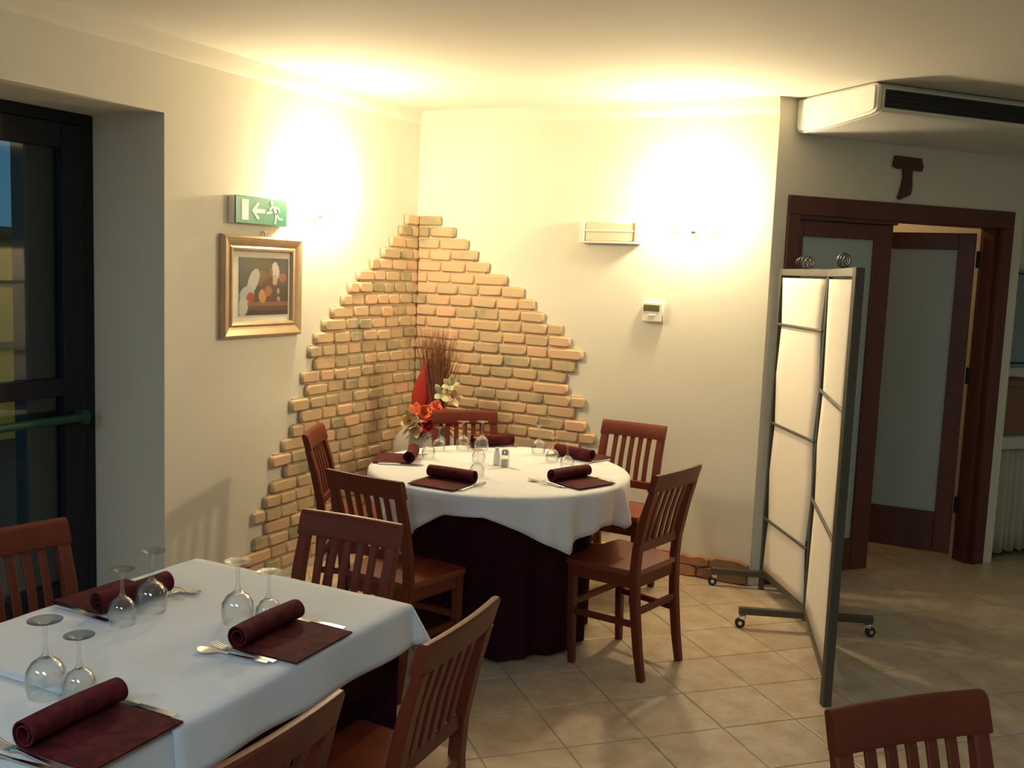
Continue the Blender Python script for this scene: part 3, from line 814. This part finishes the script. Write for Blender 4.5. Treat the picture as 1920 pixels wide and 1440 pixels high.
def over_rect(x0, x1, y0, y1, zt, drop, sides, seed=0):
    """unfolded cloth; sides=(xmin,xmax,ymin,ymax) booleans that hang"""
    bm = BM(); r = random.Random(seed)
    def axis(a, b, lo, hi):
        n = int((b-a)/.03); v = []
        if lo: v += [a-drop*k for k in (1, .85, .7, .5, .3, .15, .05)]
        v += [a+(b-a)*i/n for i in range(n+1)]
        if hi: v += [b+drop*k for k in (.05, .15, .3, .5, .7, .85, 1)]
        return v
    X = axis(x0, x1, sides[0], sides[1]); Y = axis(y0, y1, sides[2], sides[3]); G = []
    e = .004
    for y in Y:
        row = []
        for x in X:
            ox = max(0, x-x1)-max(0, x0-x); oy = max(0, y-y1)-max(0, y0-y)
            cx = min(max(x, x0), x1); cy = min(max(y, y0), y1)
            rho = hypot(ox, oy)
            z = zt; px, py = cx, cy
            if rho > 0:
                th = atan2(abs(oy), abs(ox)); k = .10+.36*sin(2*th)
                wv = .006*sin(cy*19+seed)*(abs(ox) > 0)+.005*sin(cx*17+seed)*(abs(oy) > 0)
                dx, dy = ox/rho, oy/rho; out = e+k*rho+wv*rho/drop
                px += dx*out; py += dy*out; z = zt-.003-rho*sqrt(1-k*k)*(1-.12*sin(2*th)**2)
            else:
                z += .0012*sin(x*31+y*17)*sin(y*23-x*9)
            row.append(bm.verts.new((px, py, z)))
        G.append(row)
    for j in range(len(Y)-1):
        for i in range(len(X)-1): bm.faces.new((G[j][i], G[j][i+1], G[j+1][i+1], G[j+1][i]))
    return bm
o = obj('white_tablecloth', over_rect(XA, XB, -4.93, -3.98, .7615, .115, (1, 1, 1, 0), 2), 'white', deg=70); q = o.modifiers.new('s', 'SOLIDIFY'); q.thickness = .0016; q.offset = 1
tag(o, 'white cloth on the near half of the long table, tucked under the other cloth', 'tablecloth', 'white tablecloths')
o = obj('white_tablecloth', over_rect(XA-.008, XB+.008, -4.03, -3.165, .7665, .108, (1, 1, 0, 1), 1), 'white', deg=70); q = o.modifiers.new('s', 'SOLIDIFY'); q.thickness = .0020; q.offset = 1
tag(o, 'white cloth on the far half of the long table with a drooping corner', 'tablecloth', 'white tablecloths')
ZT = .7695      # top of the cloths

# ------------------------------------------------------------------ place settings
def napkin_bm(wd=.225, flatlen=.150, rr=.027, seed=0):
    """local: diner at -y, roll at the far end; flat part from y=-flatlen..0, roll around y=+.02"""
    rnd = random.Random(seed); bm = BM(); th = .004; prof = []
    for i in range(6): prof.append((-flatlen+flatlen*i/5, .0045))
    n = 34; turns = 1.9
    for i in range(1, n+1):
        a = -pi/2+turns*2*pi*i/n; r = rr*(1-.62*i/n)
        prof.append((.018+r*cos(a)*1.05, rr+.004+r*sin(a)))
    K = 9; g0 = []; g1 = []
    for j in range(K+1):
        x = -wd/2+wd*j/K; sh = .006*sin(3*j/K+seed)
        sk = 1+.02*sin(seed+j)
        row0 = []; row1 = []
        for i, (y, z) in enumerate(prof):
            a = prof[max(0, i-1)]; b = prof[min(len(prof)-1, i+1)]; tx, tz = b[0]-a[0], b[1]-a[1]; L = hypot(tx, tz) or 1
            nx, nz = -tz/L, tx/L
            row0.append(bm.verts.new((x*sk, y+sh*(i > 5), z))); row1.append(bm.verts.new((x*sk, y+sh*(i > 5)+nx*-th*.9, z+nz*-th*.9)))
        g0.append(row0); g1.append(row1)
    M = len(prof)
    for j in range(K):
        for i in range(M-1):
            bm.faces.new((g0[j][i], g0[j][i+1], g0[j+1][i+1], g0[j+1][i])); bm.faces.new((g1[j][i], g1[j+1][i], g1[j+1][i+1], g1[j][i+1]))
        bm.faces.new((g0[j][0], g0[j+1][0], g1[j+1][0], g1[j][0])); bm.faces.new((g0[j][-1], g1[j][-1], g1[j+1][-1], g0[j+1][-1]))
    for j in (0, K):
        for i in range(M-1): bm.faces.new((g0[j][i], g1[j][i], g1[j][i+1], g0[j][i+1]))
    bmesh.ops.recalc_face_normals(bm, faces=bm.faces)
    return bm
nap0 = obj('napkin', napkin_bm(), 'nap', deg=50)
nap0['category'] = 'napkin'

def fork_bm():      # lies along +y (head), handle at -y, length .19
    bm = BM()
    pts = [(0, -.095, .0035), (0, -.05, .004), (0, 0, .005), (0, .03, .007), (0, .045, .0055)]
    w = [.016, .012, .007, .006, .016]
    sweep(bm, pts, lambda i: rsec(w[i], .003, .001), xax=(1, 0, 0))
    sweep(bm, [(0, .043, .0055), (0, .055, .004)], lambda i: rsec(.022, .002, .0005), xax=(1, 0, 0))
    for k in range(4):
        x = (k-1.5)*.0062; sweep(bm, [(x, .054, .004), (x, .075, .0055), (x*.95, .095, .011)], lambda i: rsec(.0032-.0006*i, .0018, .0004), xax=(1, 0, 0))
    return bm
def spoon_bm():
    bm = BM(); pts = [(0, -.095, .0035), (0, -.05, .004), (0, 0, .005), (0, .03, .007), (0, .045, .006), (0, .06, .004), (0, .075, .004), (0, .088, .006), (0, .095, .009)]
    w = [.016, .012, .007, .006, .018, .032, .036, .026, .008]
    sweep(bm, pts, lambda i: rsec(w[i], .0022, .0008), xax=(1, 0, 0)); return bm
def knife_bm():
    bm = BM(); pts = [(0, -.105, .004), (0, -.06, .0045), (0, -.01, .0045), (0, .0, .003), (.002, .05, .003), (.003, .09, .003), (0, .108, .003)]
    w = [.017, .016, .014, .018, .020, .018, .004]; h = [.007, .008, .007, .002, .002, .002, .001]
    sweep(bm, pts, lambda i: rsec(w[i], h[i], min(.001, h[i]/3)), xax=(1, 0, 0)); return bm
fork0 = obj('fork', fork_bm(), 'steel'); spoon0 = obj('spoon', spoon_bm(), 'steel'); knife0 = obj('knife', knife_bm(), 'steel')
protos = dict(fork=fork0, spoon=spoon0, knife=knife0, napkin=nap0)
for k, v in protos.items(): v['category'] = k if k == 'napkin' else 'cutlery'
used = set()
def put(kind, x, y, z, rz, label, group, tilt=0):
    p = protos[kind]
    if kind in used: o = p.copy(); COL.objects.link(o)
    else: o = p; used.add(kind)
    o.location = (x, y, z); o.rotation_euler = (tilt, 0, rz); o['label'] = label; o['group'] = group; return o
def setting(ox, oy, fx, fy, where, forks=2, shift=.125, knife=True, fork_fwd=.0, second='spoon'):
    """(ox, oy): centre of the fold between flat part and roll; (fx, fy): the way the diner looks"""
    L = hypot(fx, fy); fx /= L; fy /= L; rz = atan2(fy, fx)-pi/2; lx, ly = -fy, fx
    put('napkin', ox, oy, ZT+.0035, rz, 'rolled burgundy napkin '+where, 'rolled burgundy napkins')
    for k in range(forks):
        d = shift-.005+.024*k*1.0; f = -.005+fork_fwd+.012*k
        put('fork' if k == 0 else second, ox+lx*d+fx*f, oy+ly*d+fy*f, ZT+.0005, rz+(.10 if k else -.05), (('inner fork' if second == 'fork' else 'fork') if k == 0 else ('outer fork' if second == 'fork' else 'spoon'))+' beside the napkin '+where, 'cutlery on the tables')
    if knife: put('knife', ox-lx*shift-fx*.012, oy-ly*shift-fy*.012, ZT+.0005, rz, 'knife beside the napkin '+where, 'cutlery on the tables')
setting(1.845, -3.555, -1, -.03, 'at the right edge of the far white cloth', 2)
setting(1.850, -4.125, -1, -.03, 'nearest the camera at the bottom left', 2, second='fork')
setting(1.360, -3.560, 1, -.05, 'at the left edge of the far white cloth', 2)
setting(1.296, -1.765, .03, 1, 'at the near left of the round table', 1)
setting(1.723, -1.420, -.93, .37, 'at the near right of the round table', 2, fork_fwd=.02)
setting(.885, -1.455, .9, .44, 'at the left of the round table', 1)
setting(1.525, -.905, -.30, -.95, 'at the far right of the round table', 1)
setting(1.02, -.855, .75, -.66, 'at the far left of the round table beside the vase', 1)

# ------------------------------------------------------------------ upturned goblets
def goblet(h, rb_, rf):
    bm = BM(); b = h*.52        # bowl height; local z = 0 at the rim (upside down)
    prof = [(rb_*.86, 0), (rb_*.97, b*.22), (rb_, b*.42), (rb_*.92, b*.65), (rb_*.66, b*.85), (rb_*.30, b*.97), (.0065, b*1.06), (.0042, b*1.2), (.0040, h*.82), (.0055, h*.93), (.012, h*.965), (rf*.7, h*.985), (rf, h*.992), (rf, h), (rf*.5, h-.0005), (0, h-.001)]
    inner = [(0, b*.90), (rb_*.3, b*.93), (rb_*.60, b*.83), (rb_*.88, b*.63), (rb_*.965, b*.42), (rb_*.935, b*.22), (rb_*.84, 0)]
    lathe(bm, inner+prof, 32); return bm
GB = obj('wine_glass', goblet(.160, .0415, .035), 'glass', deg=60); GS = obj('wine_glass', goblet(.140, .034, .031), 'glass', deg=60)
GBr = obj('wine_glass', goblet(.147, .037, .031), 'glass', deg=60); GSr = obj('wine_glass', goblet(.119, .033, .028), 'glass', deg=60)
ug = set()
def glassput(p, x, y, label, group):
    if p in ug: o = p.copy(); COL.objects.link(o)
    else: o = p; ug.add(p)
    o.location = (x, y, ZT+.0005); o['label'] = label; o['group'] = group; o['category'] = 'glass'
G1, G2 = 'upturned glasses on the long table', 'upturned glasses on the round table'
glassput(GB, 1.659, -4.050, 'larger upturned wine glass of the pair nearest the camera, at left', G1)
glassput(GS, 1.742, -4.036, 'smaller upturned wine glass of the pair nearest the camera', G1)
glassput(GS, 1.470, -3.680, 'smaller upturned wine glass of the pair beside the napkin at the left table edge', G1)
glassput(GB, 1.460, -3.576, 'larger upturned wine glass of the pair beside the napkin at the left table edge', G1)
glassput(GB, 1.700, -3.522, 'larger upturned wine glass of the pair behind the napkin at the right table edge', G1)
glassput(GS, 1.778, -3.497, 'smaller upturned wine glass of the pair behind the napkin at the right table edge', G1)
glassput(GSr, .914+.03, -1.357, 'upturned wine glass beside the left napkin of the round table, nearer the napkin', G2)
glassput(GSr, .88, -1.150, 'upturned wine glass left of the vase side of the round table, second from left', G2)
glassput(GBr, .972, -1.070, 'tall upturned wine glass before the chair that stands by the vase, left of its pair', G2)
glassput(GBr, 1.046, -1.010, 'tall upturned wine glass before the chair that stands by the vase, right of its pair', G2)
glassput(GSr, 1.187, -1.301, 'upturned wine glass left of the salt and pepper, farther of two in line', G2)
glassput(GSr, 1.333, -1.585, 'upturned wine glass just behind the near left napkin of the round table', G2)
glassput(GBr, 1.325, -.925, 'tall upturned wine glass at the far right of the round table, before the bricks', G2)
glassput(GSr, 1.462, -1.060, 'upturned wine glass at the right of the round table, middle of three', G2)
glassput(GSr, 1.587, -1.172, 'upturned wine glass at the right of the round table, rightmost of three', G2)

# salt and pepper
for nm_, x, y, m, cap, lab in (('salt_shaker', 1.284, -1.300, 'salt', True, 'white salt shaker on the round table'), ('pepper_shaker', 1.336, -1.318, 'vase', False, 'square glass pepper shaker right of the salt shaker')):
    s = empty(nm_, (x, y, ZT+.001)); tag(s, lab, 'shaker', 'salt and pepper')
    bm = BM()
    if cap: lathe(bm, [(0, 0), (.016, 0), (.017, .004), (.016, .05), (.012, .062), (0, .064)], 16); obj('body', bm, m, s); bm = BM(); lathe(bm, [(0, .062), (.011, .062), (.009, .082), (0, .084)], 16); obj('cap', bm, 'plastic', s)
    else:
        b2(bm, (-.017, -.017, 0), (.017, .017, .055), .003); obj('body', bm, 'glass', s); bm = BM(); b2(bm, (-.014, -.014, .003), (.014, .014, .035), .002); obj('pepper', bm, m, s)
        bm = BM(); lathe(bm, [(0, .055), (.018, .055), (.018, .075), (.014, .08), (0, .08)], 16); obj('cap', bm, 'steel', s)

# ------------------------------------------------------------------ vase and dried arrangement in the corner
VP = Vector((.36, -.385, 0))
bm = BM(); lathe(bm, [(0, 0), (.12, 0), (.13, .02), (.15, .12), (.185, .30), (.212, .48), (.214, .60), (.198, .68), (.155, .728), (.122, .75), (.125, .765), (.115, .768), (.10, .75), (.12, .70), (.17, .60), (0, .55)], 40)
o = obj('floor_vase', bm, 'vase', deg=60, loc=VP); tag(o, 'big pale ceramic floor vase in the brick corner', 'vase')
ar = empty('dried_arrangement', VP+Vector((0, 0, .76))); tag(ar, 'dried flower arrangement with red leaf and brown reeds in the pale vase', 'flowers')
rd = random.Random(3)
# reeds: a fan of fine stems
bm = BM()
axr = Vector((rt2.x, rt2.y, 0)).normalized()
for k in range(330):
    bx_, by_ = rd.uniform(-.035, .035), rd.uniform(-.03, .03); sp = rd.gauss(0, .055); sd = rd.gauss(0, .05); h = rd.uniform(.40, .60)
    base = Vector((.04+bx_, .0+by_, -.02)); top = base+axr*(sp)+Vector((sd*.4, sd*.4, h)); mid_ = base.lerp(top, .5)+Vector((0, 0, .02))
    r = rd.uniform(.0014, .0028)
    sweep(bm, [base, mid_, top], lambda i: circ(r*(1-.35*i), 3))
stuff(obj('reeds', bm, 'reed', ar))
def petal(bm, c, d, L, w, curl=.3, up_=Vector((0, 0, 1)), th=.0):
    d = Vector(d).normalized(); s = d.cross(up_)
    if s.length < .05: s = Vector((1, 0, 0))
    s.normalize(); n = s.cross(d); rows = []
    for i in range(6):
        u = i/5; ww = w*sin(pi*(.08+.86*u))**.8*(1 if u < .99 else .2); p = Vector(c)+d*L*u+n*(curl*L*u*u)
        rows.append([bm.verts.new(p-s*ww+n*ww*.4), bm.verts.new(p), bm.verts.new(p+s*ww+n*ww*.4)])
    for a, b in zip(rows, rows[1:]):
        for i in range(2): bm.faces.new((a[i], a[i+1], b[i+1], b[i]))
def flower(c, facing, n, L, w, m, name, curl=.3, centre=None):
    f = Vector(facing).normalized(); a = f.orthogonal().normalized(); b = f.cross(a); bm = BM()
    for k in range(n):
        t = 2*pi*k/n+rd.uniform(-.2, .2); d = (a*cos(t)+b*sin(t))*.85+f*rd.uniform(.25, .6); petal(bm, c, d, 1.25*L*rd.uniform(.8, 1.15), w*1.15, curl, f)
    o = obj(name, bm, m, ar, 70); q = o.modifiers.new('s', 'SOLIDIFY'); q.thickness = .002
    return o
tocam = Vector((CAMPOS.x-VP.x, CAMPOS.y-VP.y, 0)).normalized()
def P(r_, f_, z): return axr*r_+tocam*f_+Vector((0, 0, z))
# tall red spathe: cupped teardrop
bm = BM(); rows = []
for i in range(15):
    u = i/14; wid = .062*(sin(pi*min(1, u*1.25+.03))**.75 if u < .6 else .062**0*(1-u)/.4*.74+.03*(1-u)) if u < .999 else .001
    row = []
    for j in range(9):
        a = (-1+2*j/8)*1.25; row.append(bm.verts.new(P(-.055+.035*u*u+wid*sin(a), .05-.045*(1-cos(a))*1.2, .03+.36*u)))
    rows.append(row)
for a, b in zip(rows, rows[1:]):
    for j in range(8): bm.faces.new((a[j], a[j+1], b[j+1], b[j]))
o = obj('red_spathe', bm, 'spathe', ar, 80); q = o.modifiers.new('s', 'SOLIDIFY'); q.thickness = .003
flower(P(-.03, .13, .075), tocam+Vector((0, 0, .4)), 7, .055, .026, 'orange', 'orange_flower')
flower(P(.03, .12, .10), tocam+Vector((0, 0, .5)), 7, .050, .024, 'orange', 'orange_flower')
flower(P(.075, .12, .05), tocam+Vector((0, 0, .6)), 8, .055, .03, 'redp', 'red_flower')
flower(P(-.005, .15, .02), tocam, 6, .05, .026, 'redp', 'red_flower')
flower(P(.115, .10, .03), tocam+Vector((.4, 0, .3)), 6, .045, .022, 'redp', 'red_flower')
flower(P(-.07, .15, .085), tocam+Vector((-.4, 0, .5)), 6, .045, .020, 'orange', 'orange_flower')
flower(P(-.115, .15, .035), tocam+Vector((0, 0, .2)), 7, .062, .020, 'creamp', 'cream_flower', .5)
flower(P(-.085, .17, .00), tocam+Vector((0, 0, -.1)), 6, .05, .018, 'creamp', 'cream_flower', .5)
flower(P(.11, .05, .235), tocam+Vector((0, 0, .6)), 5, .05, .016, 'palep', 'pale_flower', .3)
flower(P(.065, .07, .185), tocam+Vector((0, 0, .5)), 4, .06, .017, 'palep', 'pale_flower', .2)
flower(P(.13, .05, .17), tocam+Vector((.3, 0, .2)), 5, .055, .015, 'creamp', 'cream_flower', .3)
bm = BM()
for k in range(26):
    a = rd.uniform(0, 2*pi); petal(bm, P(.10*cos(a)*.7, .09+.04*sin(a), rd.uniform(.0, .05)), axr*cos(a)*1.2+tocam*(.5+.3*sin(a))+Vector((0, 0, rd.uniform(-.6, .5))), rd.uniform(.06, .12), .012, -.3)
stuff(obj('dark_leaves', bm, 'leaf', ar, 70))
bm = BM()
for r_, h in ((.11, .23), (.065, .19), (.13, .17), (-.11, .04), (.03, .1)):
    sweep(bm, [P(0, .02, -.04), P(r_*.5, .05, h*.5), P(r_, .06, h)], lambda i: circ(.002, 5))
obj('stems', bm, 'reed', ar)
bm = BM(); petal(bm, P(-.055, .16, .02), Vector((0, 0, -1))+tocam*.1, .12, .016, .05, tocam); o = obj('hanging_red_leaf', bm, 'redp', ar, 70); o.modifiers.new('s', 'SOLIDIFY').thickness = .003

# ------------------------------------------------------------------ folding screen
PA, PB, PC = Vector((2.288, -.035, 0)), Vector((2.615, -.57, 0)), Vector((2.850, -1.400, 0)); HT = 1.74; ZB = .10
sc = empty('folding_screen', PB); tag(sc, 'folding screen with dark metal frame, cream fabric and castors beside the door', 'screen')
def loc(p): return Vector(p)-PB
def post(p, z0, z1, wv=.026):
    bm = BM(); sweep(bm, [loc(p)+Vector((0, 0, z0)), loc(p)+Vector((0, 0, z1))], lambda i: rsec(wv, wv, .003), xax=tuple((PB-PA).normalized())); return obj('post', bm, 'gun', sc)
post(PA, .0, HT); post(PB, .05, HT, .022); post(PC, .0, HT, .036)
def bar(p, q_, z0, z1, name, h=.028, w_=.018):
    a = loc(p)+Vector((0, 0, z0)); b = loc(q_)+Vector((0, 0, z1)); bm = BM(); sweep(bm, [a, b], lambda i: rsec(w_, h, .002)); return obj(name, bm, 'gun', sc)
def panel(p, q_, zs, pinch, bulge):
    p, q_ = Vector(p), Vector(q_); d = (q_-p).normalized(); nrm = Vector((d.y, -d.x, 0))
    if nrm.dot(Vector((CAMPOS.x, CAMPOS.y, 0))-(p+q_)/2) < 0: nrm = -nrm
    L = (q_-p).length; Z = []
    edges = [ZB+.02]+zs+[HT-.045]
    for a, b in zip(edges, edges[1:]):
        for k in range(6): Z.append((a+(b-a)*k/6, k/6, a == edges[0], b == edges[-1]))
    Z.append((edges[-1], 1, False, True))
    bm = BM(); rows = []
    for z, u, fst, lst in Z:
        # distance from the nearest bar, 0 at a bar, 1 midway
        f = sin(pi*u) if not (fst or lst) else (sin(pi*u/2) if lst and not fst else cos(pi*u/2))
        if fst: f = 1-.0*u if u < .01 else (1-u)
        if lst: f = u
        if not fst and not lst: f = 1-abs(2*u-1)*1.0
        off = .022+pinch*(1-min(1, f))
        row = []
        for j in range(7):
            s = off+(L-2*off)*j/6; row.append(bm.verts.new(loc(p+d*s+nrm*.004)+Vector((0, 0, z))))
        rows.append(row)
    for a, b in zip(rows, rows[1:]):
        for j in range(6): bm.faces.new((a[j], a[j+1], b[j+1], b[j]))
    o = obj('fabric_panel', bm, 'fabric', sc, 80); q = o.modifiers.new('s', 'SOLIDIFY'); q.thickness = .003; q.offset = 0
    for z in zs:
        a = loc(p+d*.01+nrm*.012)+Vector((0, 0, z)); b = loc(q_-d*.01+nrm*.012)+Vector((0, 0, z)); bm = BM(); tube(bm, [a, b], .0075, 8); obj('crossbar', bm, 'gun', sc)
panel(PA, PB, [.402, .925, 1.452], .032, 0); panel(PB, PC, [.660, 1.180], .075, 0)
for p, q_ in ((PA, PB), (PB, PC)):
    bar(p, q_, HT-.016, HT-.016, 'top_rail', .034, .026); bar(p, q_, ZB, ZB, 'bottom_rail', .028, .022)
def foot(a, b, zc, name='foot'):
    a, b = Vector(a), Vector(b); bm = BM(); sweep(bm, [loc(a)+Vector((0, 0, zc)), loc(b)+Vector((0, 0, zc))], lambda i: rsec(.030, .034, .003)); f = obj(name, bm, 'gun', sc)
    d = (b-a).normalized()
    for e, s in ((a, 1), (b, -1)):
        c = loc(e+d*s*.02); bm = BM()
        ax = Vector((d.y, -d.x, 0)) if s > 0 else Vector((d.y*.9+d.x*.3, -d.x*.9+d.y*.3, 0)).normalized()
        w0 = c+Vector((0, 0, .0245))-d*s*.012
        sweep(bm, [w0-ax*.010, w0-ax*.009, w0+ax*.009, w0+ax*.010], lambda i: circ(.024 if i in (1, 2) else .020, 16)); obj('castor_wheel', bm, 'wheel', f)
        bm = BM(); box(bm, tuple(c+Vector((0, 0, .052))), (.030, .026, .022), .004); tube(bm, [w0-ax*.013, w0+ax*.013], .010, 8); obj('castor_fork', bm, 'steel', f)
foot((2.325, -.700, 0), (2.915, -.475, 0), .085)
foot((2.030, -.115, 0), (2.520, .035, 0), .085)
# wire spirals on the top rail
def spiral(p, q_, u0, u1, label):
    p, q_ = Vector(p), Vector(q_); a = p.lerp(q_, u0); b = p.lerp(q_, u1); n = 80; turns = 4.5; pts = []
    d = (b-a).normalized(); nr = Vector((d.y, -d.x, 0))
    for i in range(n+1):
        u = i/n; an = u*turns*2*pi; r = .032*(.55+.45*sin(pi*u)); pts.append(loc(a.lerp(b, u)+nr*r*sin(an)*.7)+Vector((0, 0, HT+.034+r*-cos(an)*1.0)))
    bm = BM(); tube(bm, pts, .0032, 6); o = obj('wire_spiral', bm, 'gun', sc, 80); return o
spiral(PA, PB, .34, .66, ''); spiral(PB, PC, .36, .62, '')
